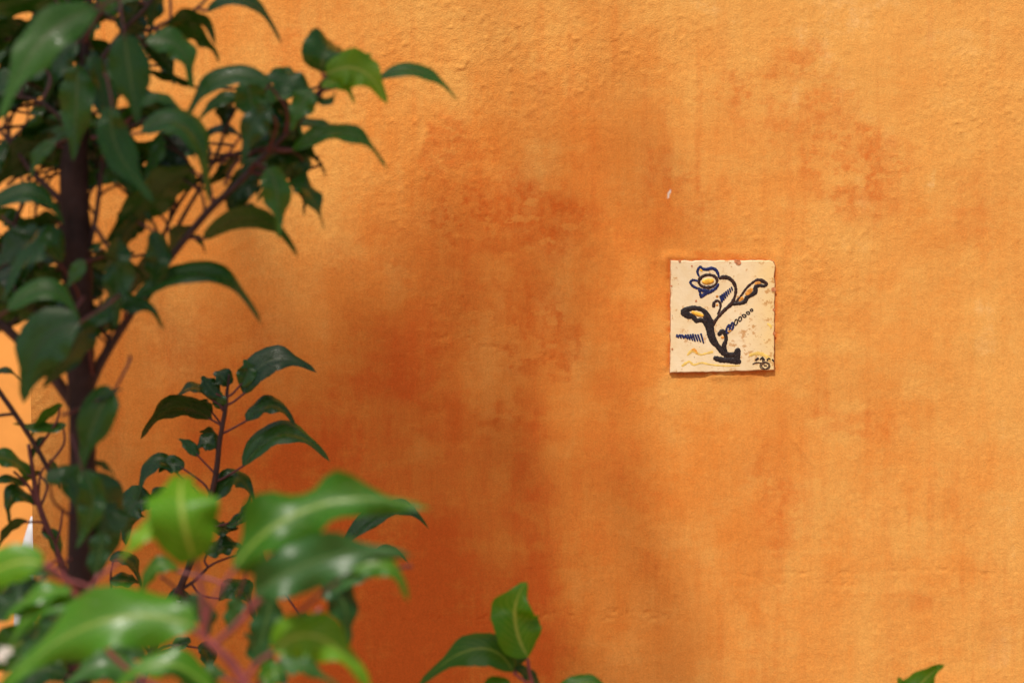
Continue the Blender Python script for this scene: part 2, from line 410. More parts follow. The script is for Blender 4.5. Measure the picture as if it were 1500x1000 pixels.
def tile():
    T_Y = -0.0046      # front face
    root_x, root_z = TC(513, 494)
    root = empty('wall_tile', (root_x, -0.002, root_z))
    tag(root, 'square cream glazed tile with a dark painted flower, set in the orange wall', 'tile')
    # glaze
    m, t, b, out = newmat('cream_glaze')
    co = N(t, 'ShaderNodeTexCoord').outputs['Object']
    sep = N(t, 'ShaderNodeSeparateXYZ'); lk(t, co, sep.inputs[0])
    n = noise(t, co, 30, 5, 0.6); n2 = noise(t, co, 130, 4, 0.65)
    col = mixc(t, remap(t, n, 0.35, 0.65), (0.75, 0.60, 0.35), (0.80, 0.68, 0.45))
    xf = math_n(t, 'ADD', remap(t, sep.outputs[0], root_x-0.01, root_x+0.075), math_n(t, 'MULTIPLY', math_n(t, 'SUBTRACT', n, 0.5), 1.6))
    col = mixc(t, math_n(t, 'MULTIPLY', remap(t, xf, 0.3, 1.2), 0.65), col, (0.78, 0.54, 0.18))
    sp = math_n(t, 'MULTIPLY', remap(t, n2, 0.54, 0.64), remap(t, math_n(t, 'ADD', noise(t, co, 45, 3), math_n(t, 'MULTIPLY', remap(t, sep.outputs[0], root_x-0.02, root_x+0.075), 0.10)), 0.48, 0.64))
    col = mixc(t, math_n(t, 'MULTIPLY', sp, 0.8), col, (0.50, 0.24, 0.06))
    vor = N(t, 'ShaderNodeTexVoronoi'); vor.inputs['Scale'].default_value = 95; lk(t, co, vor.inputs[0])
    sp2 = math_n(t, 'MULTIPLY', remap(t, vor.outputs['Distance'], 0.04, 0.1, 1.0, 0.0), remap(t, noise(t, co, 60, 2), 0.5, 0.6))
    col = mixc(t, math_n(t, 'MULTIPLY', sp2, 0.7), col, (0.16, 0.09, 0.04))
    lk(t, col, b.inputs['Base Color']); b.inputs['Roughness'].default_value = 0.38
    b.inputs['Specular IOR Level'].default_value = 0.4
    bp = N(t, 'ShaderNodeBump'); bp.inputs['Strength'].default_value = 0.35; bp.inputs['Distance'].default_value = 0.001
    lk(t, n2, bp.inputs['Height']); lk(t, bp.outputs[0], b.inputs['Normal'])
    glaze = m
    terra = simple('terracotta_chip', (0.50, 0.20, 0.085), 0.9, 0.2, 0.3, 200, 0.5)
    # outline, slightly irregular, chipped top right corner
    corners = [(184, 138), (812, 137), (836, 147), (847, 172), (843, 500), (841, 834), (700, 838), (520, 846), (180, 851)]
    rng = random.Random(5); pts = []
    for i, a in enumerate(corners):
        c2 = corners[(i+1) % len(corners)]
        L = math.hypot(c2[0]-a[0], c2[1]-a[1]); n_ = max(1, int(L/22))
        for k in range(n_):
            f = k/n_; j = 0 if k == 0 else rng.uniform(-1.0, 3.0)*(1.0 if rng.random() > 0.12 else 2.2)
            nx, ny = (c2[1]-a[1])/L, -(c2[0]-a[0])/L
            pts.append((a[0]+(c2[0]-a[0])*f - nx*j, a[1]+(c2[1]-a[1])*f - ny*j))
    cx, cy = 513, 494
    rings = [(1.0, 0.0030), (1.0, T_Y+0.0012), (0.994, T_Y+0.0003), (0.985, T_Y)]
    V = []; F = []; n_ = len(pts)
    for s, y in rings:
        for (x, yy) in pts:
            X_, Z_ = TC(cx+(x-cx)*s, cy+(yy-cy)*s); V.append((X_, y, Z_))
    for r in range(len(rings)-1):
        for k in range(n_):
            k2 = (k+1) % n_; F.append((r*n_+k, (r+1)*n_+k, (r+1)*n_+k2, r*n_+k2))
    F.append(tuple((len(rings)-1)*n_ + k for k in range(n_-1, -1, -1)))
    F = [tuple(reversed(f)) for f in F]
    body = mesh_obj('tile_body', V, F, glaze, root, smooth=False)
    # clay biscuit showing round the rim
    V = []; F = []
    for s, y in ((1.012, 0.003), (1.012, -0.0022), (1.001, -0.0030)):
        for i, (x, yy) in enumerate(pts):
            j = 1 + 0.005*math.sin(i*1.7)*math.sin(i*0.61)
            X_, Z_ = TC(cx+(x-cx)*s*j, cy+(yy-cy)*s*j); V.append((X_, y, Z_))
    for r in range(2):
        for k in range(n_):
            k2 = (k+1) % n_; F.append((r*n_+k, r*n_+k2, (r+1)*n_+k2, (r+1)*n_+k))
    mesh_obj('clay_rim', V, F, terra, root, smooth=False)

    BLK = simple('black_brown_glaze', (0.017, 0.012, 0.012), 0.32, 0.42, 0.9, 420, 0.3)
    BRN = simple('brown_glaze', (0.032, 0.013, 0.009), 0.32, 0.42, 0.9, 420, 0.3)
    NVY = simple('navy_glaze', (0.008, 0.016, 0.085), 0.34, 0.40, 0.8, 420, 0.3)
    YEL = simple('yellow_glaze', (0.80, 0.44, 0.045), 0.35, 0.5, 0.25, 160, 0.3)
    ORG = simple('orange_glaze', (0.66, 0.28, 0.035), 0.4, 0.5, 0.35, 160, 0.3)
    PYL = simple('pale_yellow_wash', (0.76, 0.53, 0.13), 0.4, 0.4, 0.2, 160)
    lev = [0]
    def stroke(name, pts, mat, h=0.00045, jit=2.2, seed=0, sub=6):
        rng = random.Random(hash(name) % 1000 if False else len(pts)*7+seed)
        p3 = [Vector((a[0], a[1], 0)) for a in pts]; wd = [a[2]*0.53 for a in pts]
        if len(p3) == 1:
            p3 = [p3[0]-Vector((wd[0]*0.3, 0, 0)), p3[0]+Vector((wd[0]*0.3, 0, 0))]; wd = [wd[0]*0.9]*2
        if mat is NVY: wd = [x_*1.22 for x_ in wd]
        path, ws = smooth_path(p3, wd, sub)
        # rounded ends
        t0 = (path[0]-path[1]).normalized(); t1 = (path[-1]-path[-2]).normalized()
        P0, W0 = path[0], ws[0]; P1, W1 = path[-1], ws[-1]
        path = [P0+t0*W0*0.8, P0+t0*W0*0.5] + path + [P1+t1*W1*0.5, P1+t1*W1*0.8]
        ws = [W0*0.35, W0*0.8] + ws + [W1*0.8, W1*0.35]
        lev[0] += 1; y0 = T_Y - 0.00012 - lev[0]*0.000006
        V = []; F = []; prof = [(-1, 0), (-0.75, 0.75), (0, 1), (0.75, 0.75), (1, 0)]
        n = len(path)
        for i, p in enumerate(path):
            t = (path[min(i+1, n-1)]-path[max(i-1, 0)]).normalized(); nn = Vector((-t.y, t.x, 0))
            wj = ws[i] + rng.uniform(-jit, jit)*min(1, ws[i]/10)
            for (u, hh) in prof:
                q = p + nn*u*wj; X_, Z_ = TC(q.x, q.y)
                V.append((X_, y0 - hh*h*min(1, ws[i]/12), Z_))
        for i in range(n-1):
            for k in range(4):
                F.append((i*5+k, i*5+k+1, (i+1)*5+k+1, (i+1)*5+k))
        return mesh_obj(name, V, F, mat, root)
    def ring(name, cx, cy, rx, ry, wd, mat, rot=0, seed=0):
        pts = []
        for k in range(15):
            a = 2*math.pi*k/14; x = rx*math.cos(a); y = ry*math.sin(a)
            pts.append((cx+x*math.cos(rot)-y*math.sin(rot), cy+x*math.sin(rot)+y*math.cos(rot), wd*(1+0.15*math.sin(3*a+seed))))
        return stroke(name, pts, mat, seed=seed, sub=3)
    # pale ground washes first
    for k, s in enumerate([[(290, 738, 10), (318, 712, 20), (345, 722, 18), (372, 736, 10), (410, 728, 12), (448, 718, 14)],
              [(258, 806, 16), (300, 780, 14), (328, 800, 12), (380, 788, 9), (430, 798, 10), (520, 806, 9), (620, 806, 8)],
              [(690, 738, 22), (740, 728, 18), (790, 745, 20), (815, 770, 16)], [(800, 540, 10), (815, 550, 14), (822, 565, 10)]]):
        stroke('yellow_wash', s, PYL, 0.0002, 3, k)
    stroke('orange_wash', [(312, 716, 14), (330, 706, 20), (352, 728, 14)], ORG, 0.0002, 2, 9)
    # leaf on the left, one glaze outline and its yellow heart
    stroke('painted_leaf', [(262, 462, 36), (300, 446, 36), (345, 440, 28), (390, 456, 28), (425, 498, 32), (447, 545, 36)], BLK, seed=1)
    stroke('painted_leaf', [(266, 470, 44), (296, 488, 40), (325, 496, 28), (345, 520, 30), (372, 516, 26), (400, 526, 32), (425, 560, 40)], BLK, seed=2)
    stroke('leaf_filling', [(400, 492, 26), (412, 520, 30)], BLK, seed=3)
    stroke('leaf_filling', [(322, 466, 18), (350, 477, 26), (388, 489, 14)], YEL, 0.0008, seed=3)
    # trunk and foot
    stroke('painted_stem', [(424, 535, 44), (432, 570, 50), (440, 610, 50), (456, 650, 44), (482, 682, 34), (510, 715, 36), (545, 738, 38), (582, 736, 30)], BLK, seed=4)
    stroke('painted_root', [(466, 758, 30), (500, 768, 36), (550, 772, 32), (600, 776, 44), (620, 782, 26)], BLK, seed=5)
    stroke('painted_root', [(602, 768, 44), (604, 735, 44), (610, 708, 36)], BLK, seed=6)
    stroke('painted_sprout', [(492, 606, 28), (508, 588, 28), (528, 602, 28), (535, 640, 22), (522, 680, 28), (528, 712, 30)], BLK, seed=7)
    stroke('sprout_filling', [(512, 626, 18)], ORG, seed=7)
    # long branch to the flower
    stroke('painted_stem', [(458, 532, 22), (490, 490, 20), (530, 448, 22), (570, 412, 24), (590, 368, 18), (597, 320, 18), (582, 277, 20), (552, 250, 26), (518, 244, 28), (494, 250, 18)], BRN, seed=8)
    # right leaf
    stroke('painted_leaf', [(578, 414, 22), (620, 410, 22), (655, 398, 26), (668, 372, 26), (700, 354, 30), (722, 335, 30), (722, 306, 24), (748, 296, 20), (775, 300, 20), (797, 289, 12)], BLK, seed=9)
    stroke('painted_leaf', [(598, 402, 16), (630, 362, 13), (665, 313, 13), (700, 281, 14), (735, 261, 18), (770, 270, 26), (795, 286, 16)], BRN, seed=10)
    stroke('leaf_filling', [(622, 392, 16), (636, 378, 22)], ORG, seed=1)
    stroke('leaf_filling', [(668, 352, 24), (685, 334, 34), (696, 320, 20)], ORG, seed=2)
    stroke('leaf_filling', [(724, 284, 16), (746, 280, 22)], ORG, seed=3)
    # curl
    stroke('painted_curl', [(456, 428, 20), (460, 405, 18), (480, 393, 15), (498, 410, 16), (498, 440, 13), (484, 476, 13)], BRN, seed=11)
    stroke('curl_filling', [(478, 420, 14)], ORG, seed=4)
    stroke('curl_filling', [(478, 366, 16)], ORG, seed=5)
    # flower
    stroke('flower_petal', [(362, 236, 9), (353, 208, 12), (368, 178, 13), (385, 190, 14), (412, 194, 16), (442, 187, 19), (470, 198, 17), (485, 225, 13), (489, 244, 9)], NVY, seed=12)
    stroke('petal_filling', [(372, 196, 12), (382, 204, 9)], YEL, seed=12)
    stroke('flower_petal', [(356, 268, 9), (325, 262, 12), (308, 277, 13), (324, 300, 15), (350, 314, 12)], NVY, seed=13)
    stroke('flower_petal', [(362, 316, 15), (370, 345, 13), (377, 370, 12), (398, 352, 16), (440, 332, 19), (470, 313, 15), (486, 288, 10)], NVY, seed=14)
    stroke('flower_petal', [(364, 322, 14), (395, 330, 20), (420, 334, 18)], NVY, seed=15)
    stroke('flower_heart', [(392, 272, 24), (418, 270, 40), (446, 266, 26)], YEL, 0.0010, seed=16)
    ring('flower_ring', 420, 269, 58, 40, 17, BRN, -0.1, 3)
    # feathered blue tufts
    rng = random.Random(8)
    for k in range(7):
        f = k/6; x = 505+f*68; y = 385-f*66; a = 20-f*9
        stroke('blue_tuft', [(x-a*0.3, y-a, 12-4*f), (x+a*0.2, y+a*0.7, 11-4*f)], NVY, 0.0006, 1, k)
    for k in range(10):
        f = k/9; x = 228+f*152+rng.uniform(-3, 3); y = 618+f*12; a = (8+f*20)*rng.uniform(.8, 1.15)
        stroke('blue_scribble', [(x-4, y-a*0.8, 10), (x+6+f*6, y+a, 8)], NVY, 0.0006, 1, k)
    stroke('blue_scribble', [(220, 620, 10), (250, 612, 9), (280, 625, 9), (320, 622, 10)], NVY, 0.0006, seed=3)
    for k, (x, y, a, b_) in enumerate([(548, 574, 10, 26), (572, 556, 9, 24), (598, 530, 9, 19), (624, 509, 9, 14), (650, 489, 12, 8), (675, 471, 10, 8), (697, 453, 8, 7)]):
        ring('bead', x, y, a, b_, 7 if k > 1 else 9, NVY if k < 2 else BLK, 0.25, k)
    stroke('bead_filling', [(552, 590, 12), (566, 580, 10)], ORG, seed=6)
    stroke('bead_filling', [(550, 560, 10), (570, 548, 10)], NVY, seed=6)
    # maker's signature and diamond mark
    for k, s in enumerate([[(724, 770, 12), (738, 760, 14)], [(752, 766, 9), (766, 756, 12), (778, 770, 9)], [(768, 752, 8), (768, 778, 8)], [(796, 772, 9), (805, 760, 9), (815, 766, 7)], [(830, 768, 10), (838, 778, 8)]]):
        stroke('signature', s, BLK, 0.0003, 1, k)
    stroke('signature', [(705, 795, 6), (730, 786, 7), (760, 790, 5)], BRN, 0.0003, 1, 6)
    ring('maker_mark', 782, 806, 32, 24, 5, BRN, 0, 1)
    stroke('maker_mark', [(756, 806, 5), (784, 786, 5), (808, 804, 5), (784, 828, 5), (756, 806, 5)], BRN, 0.0003, 0.5, 1, 2)
    stroke('maker_mark', [(776, 804, 7), (792, 806, 7)], BRN, 0.0003, 0.5, 2)
    # chips down to the clay
    for k, (x, y, r) in enumerate([(612, 151, 17), (598, 143, 12), (836, 322, 14), (840, 600, 10), (318, 174, 6), (344, 394, 6), (192, 700, 6), (838, 450, 9), (240, 142, 9), (188, 300, 6)]):
        rng = random.Random(k); V = []; n_ = 10
        lev[0] += 1; y0 = T_Y - 0.0001 - lev[0]*0.000006
        for i in range(n_):
            a = 2*math.pi*i/n_; rr = r*rng.uniform(0.75, 1.2); X_, Z_ = TC(x+rr*math.cos(a), y+rr*math.sin(a)*1.1); V.append((X_, y0, Z_))
        mesh_obj('clay_chip', V, [tuple(range(n_))], terra, root, smooth=False)
tile()

# ------------------------------------------------------------------ leaves
def leaf_geometry(pb, pm, pt, width, roll, fold, wave, seed, nl=18, nc=3):
    rng = random.Random(seed)
    ctrl = 2*pm - 0.5*(pb+pt)
    ph = rng.uniform(0, 6.28); ph2 = rng.uniform(0, 6.28); fr = rng.uniform(2.0, 2.8)
    asym = rng.uniform(-0.05, 0.05)
    V = []; F = []; UV = []
    leng = (pt-pb).length
    for i in range(nl+1):
        t = i/nl
        p = (1-t)**2*pb + 2*t*(1-t)*ctrl + t*t*pt
        p = p + Vector((0, 0, 1))*leng*(0.16*t*t*(1-t) - 0.05*t**5)
        tg = (2*(1-t)*(ctrl-pb) + 2*t*(pt-ctrl))
        tg = tg.normalized() if tg.length > 1e-7 else (pt-pb).normalized()
        v = (CAM - pm).normalized()
        n0 = v - tg*v.dot(tg)
        if n0.length < 0.05: n0 = Vector((0, 0, 1)) - tg*tg.z
        n0.normalize(); s0 = n0.cross(tg)
        if s0.z < -1e-3 or (abs(s0.z) <= 1e-3 and s0.x < 0): s0 = -s0
        Nn = math.cos(roll)*n0 + math.sin(roll)*s0
        S = Nn.cross(tg)
        prof = (t**0.58)*((1-t)**0.80) / 0.548
        if t > 0.66: prof *= 1 - 0.46*math.sin(math.pi*(t-0.66)/0.34)
        w_ = width/2*prof
        serr = 1 + 0.018*(1 if i % 2 else -1)
        for j in range(-nc, nc+1):
            u = j/nc
            fa = fold*(1 - 0.25*t)
            lat = u*w_*math.cos(fa)*(1+asym*u)*(serr if abs(j) == nc else 1)
            up = abs(u)*w_*math.sin(fa) - 0.34*u*u*w_
            up += wave*width*0.5*prof**0.5*u*u*math.sin(fr*2*math.pi*t + (ph if u > 0 else ph2))
            V.append(p + S*lat + Nn*up); UV.append((u, t))
    m = 2*nc+1
    for i in range(nl):
        for j in range(m-1):
            F.append((i*m+j, i*m+j+1, (i+1)*m+j+1, (i+1)*m+j))
    return V, F, UV

class Shrub:
    def __init__(s, name, label, base, cat='shrub'):
        s.root = empty(name, base); tag(s.root, label, cat); s.lines = []; s.k = 0; s.wf = 1.22; s.seed = sum(map(ord, label))
    def branch(s, pts, d, mat=None, name='branch', line=True, seg=8):
        """pts: (px, py, width_px[, depth])"""
        q = []; r = []
        for a in pts:
            dd = a[3] if len(a) > 3 else d
            q.append(P(a[0], a[1], dd)); r.append(a[2]/2*FW/1500*dd/D*(0.8 if mat is M_PINK else 1))
        path, rr = smooth_path(q, r, 5)
        rng = random.Random(len(path)); V, F = tube(path, rr, seg, 0.06, rng)
        o = mesh_obj(name, V, F, mat or M_TWIG, s.root)
        if line: s.lines.append(path)
        return o
    def to_ground(s, px, py, d, wpx, base_r, mat, x_off=0.0, name='stem'):
        p = P(px, py, d); r = wpx/2*FW/1500*d/D
        b = Vector((p.x+x_off, p.y, 0.0))
        pts = [b - Vector((0, 0, 0.03)), b.lerp(p, 0.35)+Vector((0.012, 0.01, 0)), b.lerp(p, 0.7)+Vector((-0.010, 0, 0)), p]
        path, rr = smooth_path(pts, [base_r, base_r*0.85+r*0.15, base_r*0.4+r*0.6, r], 6)
        V, F = tube(path, rr, 9, 0.05, random.Random(3)); s.lines.append(path)
        return mesh_obj(name, V, F, mat, s.root)
    def nearest(s, p):
        best = None; bd = 1e9
        for L in s.lines:
            for q in L:
                dd = (q-p).length
                if dd < bd: bd = dd; best = q
        return best, bd
    def leaf(s, b, m, t, wpx, roll, d, mat=None, fold=26, wave=0.20, dd=(0, 0, 0), pet=True, pmat=None, seed=None):
        s.k += 1
        pb = P(b[0], b[1], d+dd[0]); pm = P(m[0], m[1], d+dd[1]); pt = P(t[0], t[1], d+dd[2])
        width = wpx*s.wf*FW/1500*d/D
        if wpx < 44: wave = min(wave, 0.09)
        roll = roll*0.85 if roll < 90 else 180-(180-roll)*0.85
        V, F, UV = leaf_geometry(pb, pm, pt, width, R(roll), R(fold), wave, seed if seed is not None else s.seed+s.k)
        o = mesh_obj('leaf', V, F, mat or M_OLD, s.root, uvs=UV)
        if pet and s.lines:
            q, dist = s.nearest(pb)
            if 0.01 < dist < 0.075:
                q, _ = s.nearest(pb - Vector((0, 0, dist*0.75))); dist = (q-pb).length*0.999 if (q-pb).length < 0.075 else dist
            tg = (pm-pb).normalized()
            if dist > 0.075: q = pb - tg*0.03 + (q-pb).normalized()*0.018
            if dist > 0.003:
                mid = pb.lerp(q, 0.5) - tg*min(dist, 0.05)*0.15
                path, rr = smooth_path([pb+tg*0.004, mid, q], [0.0011, 0.0013, 0.0016], 4)
                V, F = tube(path, rr, 6)
                mesh_obj('petiole', V, F, pmat or M_RIND, o)
        return o
    def blossom(s, px, py, d, r):
        c = P(px, py, d); rng = random.Random(int(px)); V = []; F = []
        for f in range(4):
            cc = c + Vector((rng.uniform(-1, 1), rng.uniform(-1, 1), rng.uniform(-1, 1)))*r*0.7
            ax = Vector((rng.uniform(-.6, .6), -1, rng.uniform(-.2, .8))).normalized()
            e1 = ax.cross(Vector((0, 0, 1))).normalized(); e2 = ax.cross(e1)
            for k in range(5):
                a = k*2*math.pi/5; dv = e1*math.cos(a)+e2*math.sin(a); sv = ax.cross(dv)
                i0 = len(V); rr = r*0.75
                V += [cc, cc+dv*rr*0.55+sv*rr*0.36+ax*rr*0.15, cc+dv*rr+ax*rr*0.05, cc+dv*rr*0.55-sv*rr*0.36+ax*rr*0.15]
                F.append((i0, i0+1, i0+2, i0+3))
        return mesh_obj('blossom', V, F, M_PETAL, s.root)

# ---- main shrub with the trunk, standing in front of the wall at the left
dM = 2.10
gp = P(122, 700, dM)
MS = Shrub('leafy_shrub', 'tall dark green shrub with a brown trunk and many arching glossy leaves', (gp.x, gp.y, 0))
MS.wf = 1.14
MS.to_ground(122, 700, dM, 38, 0.017, M_BARK, 0.01, 'trunk')
MS.branch([(122, 705, 38), (120, 620, 39), (118, 540, 41), (116, 450, 43), (110, 330, 45), (108, 240, 42), (117, 190, 26), (123, 120, 17), (125, 50, 13), (133, -20, 11)], dM, M_BARK, 'trunk', seg=12)
MS.branch([(122, 590, 18), (150, 528, 13), (195, 455, 12), (242, 388, 11), (300, 315, 11), (355, 262, 10), (400, 215, 9), (440, 175, 8), (468, 140, 7), (476, 112, 5)], dM)
MS.branch([(242, 388, 8), (262, 330, 7), (290, 280, 6), (318, 225, 6), (332, 185, 5), (350, 150, 5)], dM+0.03)
MS.branch([(225, 410, 7), (236, 355, 6), (258, 305, 6), (285, 268, 5), (318, 235, 4)], dM+0.06)
MS.branch([(318, 248, 4), (335, 225, 4), (352, 200, 4), (372, 172, 4)], dM+0.02, M_RIND)
MS.branch([(330, 270, 4), (345, 240, 4), (372, 222, 4)], dM+0.01, M_RIND)
MS.branch([(118, 610, 20), (85, 560, 18), (48, 520, 16), (10, 482, 14), (-30, 450, 12)], dM+0.02)
MS.branch([(105, 310, 14), (70, 275, 10), (45, 250, 9), (20, 215, 7), (-10, 180, 6)], dM)
MS.branch([(112, 420, 12), (85, 385, 8), (60, 350, 7), (20, 330, 6)], dM+0.03)
MS.branch([(118, 400, 12), (138, 330, 8), (147, 265, 7), (152, 215, 6), (160, 160, 5)], dM)
MS.branch([(118, 210, 10), (95, 180, 7), (60, 150, 6), (20, 140, 5)], dM-0.02)
MS.branch([(122, 130, 10), (150, 85, 8), (185, 40, 7), (215, 10, 6), (240, -30, 5)], dM)
MS.branch([(185, 42, 6), (215, 45, 6), (250, 30, 6), (285, 15, 5), (310, -10, 4)], dM+0.02)
MS.branch([(125, 60, 8), (105, 25, 7), (95, -20, 6)], dM)
MS.branch([(138, 330, 7), (170, 380, 6), (180, 395, 5)], dM-0.02)
MS.branch([(120, 170, 7), (145, 165, 5), (160, 178, 4), (175, 190, 4)], dM)
O, Y, G = M_OLD, M_YNG, M_DKG
L = MS.leaf
# top left
L((140, 12), (64, 62), (-2, 170), 92, 30, 1.80, G, dd=(0.02, 0, -0.01), wave=0.12)
L((80, -25), (30, 8), (-40, 12), 62, 140, dM)
L((60, -20), (90, 10), (110, 45), 40, 130, dM+.05)
L((100, 20), (55, 45), (20, 70), 40, 125, dM+.03)
L((70, 95), (20, 120), (-40, 150), 70, 60, dM)
L((113, 95), (112, 160), (107, 230), 68, 25, dM-.05, G, fold=15)
L((115, 60), (85, 95), (62, 150), 60, 40, dM)
L((85, 100), (80, 150), (82, 215), 55, 40, dM+.02, O)
L((182, 50), (190, 110), (202, 176), 78, 14, dM-.12, G, fold=18, wave=.05)
L((135, 80), (152, 145), (166, 215), 62, 48, dM-.03)
L((128, 75), (140, 105), (150, 150), 45, 40, dM)
L((150, 15), (165, -5), (190, -25), 40, 20, dM-.1, G)
L((205, 0), (192, 35), (172, 72), 66, 145, dM)
L((240, -25), (225, 10), (222, 48), 50, 140, dM+.03)
L((165, 155), (172, 222), (226, 290), 76, 35, dM-.15, G, wave=.05)
L((205, 195), (275, 190), (306, 292), 80, 58, dM-.08, G, wave=.04)
L((285, 245), (225, 290), (152, 350), 88, 138, dM)
L((180, 265), (235, 275), (300, 255), 70, 130, dM+.03)
L((225, 225), (250, 235), (290, 265), 55, 30, dM+.04)
L((200, 150), (250, 175), (300, 215), 60, 125, dM+.05)
# top right spray
L((302, 18), (360, 2), (413, 60), 46, 62, dM+.02, O, wave=.04)
L((240, 45), (288, 28), (317, 64), 48, 120, dM)
L((232, 52), (285, 52), (321, 88), 50, 125, dM+.02)
L((212, 60), (262, 72), (281, 127), 62, 38, dM-.04, G)
L((205, 60), (240, 90), (255, 122), 40, 140, dM+.03)
L((215, 105), (255, 118), (300, 132), 34, 110, dM+.04)
L((200, 162), (232, 144), (272, 165), 32, 60, dM-.05, G)
L((190, 170), (235, 165), (290, 195), 44, 125, dM)
L((398, 122), (322, 118), (268, 180), 56, 52, dM-.03, G, wave=.06)
L((365, 118), (368, 150), (385, 190), 66, 20, dM, G)
L((345, 135), (330, 160), (335, 200), 50, 130, dM+.04)
L((455, 138), (420, 122), (380, 108), 62, 42, dM, O)
L((458, 132), (442, 155), (425, 190), 54, 30, dM-.02, G)
L((400, 160), (372, 185), (356, 238), 56, 18, dM-.06, O)
L((420, 180), (410, 205), (380, 240), 60, 130, dM)
L((440, 175), (415, 195), (395, 225), 50, 120, dM+.03)
L((470, 106), (477, 76), (490, 62), 110, 5, dM, G, fold=42, wave=.16, dd=(0, 0, .03))
L((478, 110), (526, 104), (568, 148), 78, 22, dM-.02, Y, fold=28, wave=.22)
L((486, 104), (515, 92), (545, 76), 50, 40, dM, Y, wave=.18)
L((555, 116), (612, 106), (671, 143), 44, 60, dM, G, wave=.04)
L((425, 222), (502, 196), (568, 242), 54, 58, dM, G, wave=.12)
L((395, 215), (440, 212), (477, 255), 48, 118, dM+.02)
L((400, 225), (440, 235), (440, 275), 55, 40, dM+.03)
L((420, 268), (452, 282), (475, 335), 56, 62, dM+.01)
L((410, 250), (440, 270), (445, 315), 40, 120, dM+.04)
L((296, 352), (372, 322), (437, 370), 60, 128, dM, O, wave=.03)
L((392, 245), (406, 285), (408, 345), 56, 22, dM-.03, G, fold=15)
L((375, 245), (352, 280), (336, 318), 60, 25, dM+.02, O)
L((330, 290), (360, 310), (400, 318), 44, 60, dM+.03)
L((345, 230), (325, 255), (290, 280), 36, 120, dM+.02)
L((285, 338), (262, 348), (242, 385), 48, 130, dM+.02)
L((282, 345), (292, 352), (301, 370), 20, 60, dM+.05)
# middle
L((192, 442), (300, 402), (384, 467), 70, 62, dM-.02, O, wave=.06)
L((112, 490), (185, 445), (242, 478), 62, 60, dM-.03, O)
L((172, 345), (172, 410), (168, 475), 66, 45, dM-.06, O, fold=18)
L((220, 340), (232, 385), (214, 440), 55, 30, dM-.02, O)
L((205, 320), (180, 350), (172, 395), 54, 130, dM)
L((240, 385), (205, 405), (150, 455), 62, 130, dM+.02)
L((215, 300), (190, 330), (160, 360), 64, 140, dM+.03)
L((128, 440), (150, 470), (190, 480), 50, 120, dM)
# left column
L((88, 212), (40, 228), (-20, 285), 78, 140, dM)
L((82, 208), (58, 228), (45, 258), 30, 30, dM-.06, G)
L((95, 180), (55, 195), (10, 212), 46, 125, dM)
L((-15, 305), (45, 285), (94, 324), 60, 55, dM-.05, G, wave=.04)
L((60, 350), (30, 360), (-20, 400), 76, 35, dM-.02)
L((90, 385), (60, 360), (0, 440), 80, 60, dM-.05, O)
L((85, 390), (70, 410), (40, 430), 60, 140, dM)
L((10, 455), (72, 425), (119, 474), 56, 48, dM-.10, G, wave=.04)
L((-20, 470), (20, 455), (60, 470), 60, 120, dM)
L((118, 472), (62, 505), (34, 584), 112, 25, dM-.12, O, wave=.05)
L((95, 480), (72, 525), (40, 572), 50, 30, dM-.10, G)
L((118, 470), (112, 510), (62, 565), 76, 135, dM-.06)
L((122, 380), (112, 400), (97, 420), 32, 30, dM-.08, G)
L((128, 355), (140, 362), (152, 350), 26, 50, dM)
L((90, 322), (55, 330), (20, 350), 50, 130, dM+.03)
# lower column
L((168, 572), (142, 612), (112, 702), 76, 28, dM-.08, G, wave=.06)
L((140, 588), (160, 578), (180, 567), 18, 50, dM-.08)
L((120, 688), (136, 740), (111, 798), 58, 24, dM-.10, G)
L((66, 706), (106, 706), (118, 792), 56, 38, dM-.05, O)
L((142, 690), (152, 765), (130, 865), 88, 30, dM, O, fold=16)
L((138, 676), (152, 682), (169, 696), 22, 60, dM+.02)
L((138, 620), (150, 622), (166, 630), 20, 110, dM+.02)
L((470, 128), (498, 122), (520, 150), 34, 40, dM-.02, Y, wave=.2)
L((462, 140), (480, 150), (492, 132), 22, 50, dM, M_DKG)
L((430, 180), (470, 185), (505, 205), 34, 60, dM+.03, M_DKG)
L((395, 120), (415, 108), (445, 118), 36, 55, dM+.03, M_DKG)
L((350, 140), (320, 150), (290, 175), 36, 55, dM+.02, M_DKG)
L((300, 200), (330, 190), (365, 210), 28, 60, dM+.05, O)
L((250, 160), (215, 165), (185, 195), 44, 55, dM+.03, O)
L((140, 260), (185, 240), (225, 262), 44, 60, dM+.04, O)
# inner leaves of the crown, behind the outer ones; the wall keeps showing through these gaps
gaps = [(35, 25, 12), (160, 50, 20), (62, 100, 8), (105, 97, 7), (62, 148, 8), (20, 185, 24), (155, 150, 24), (222, 195, 14), (247, 22, 15), (225, 120, 10),
        (75, 262, 20), (50, 275, 14), (140, 300, 16), (162, 290, 27), (15, 290, 17), (65, 325, 18), (150, 355, 20), (200, 365, 14), (82, 360, 9), (80, 390, 8),
        (90, 420, 12), (155, 440, 7), (25, 485, 10), (15, 525, 22), (320, 190, 22), (330, 215, 16), (300, 305, 27), (270, 320, 15), (330, 262, 8), (400, 320, 9),
        (260, 110, 20), (290, 60, 10), (310, 90, 20), (230, 480, 40), (180, 540, 40), (325, 60, 30), (285, 110, 20)]
poly = [(-20, -20), (225, -20), (215, 60), (205, 140), (300, 190), (300, 250), (210, 340), (240, 420), (170, 470), (100, 540), (-20, 440)]
poly2 = [(340, 120), (460, 130), (430, 190), (460, 230), (440, 320), (380, 300), (345, 250), (360, 200)]
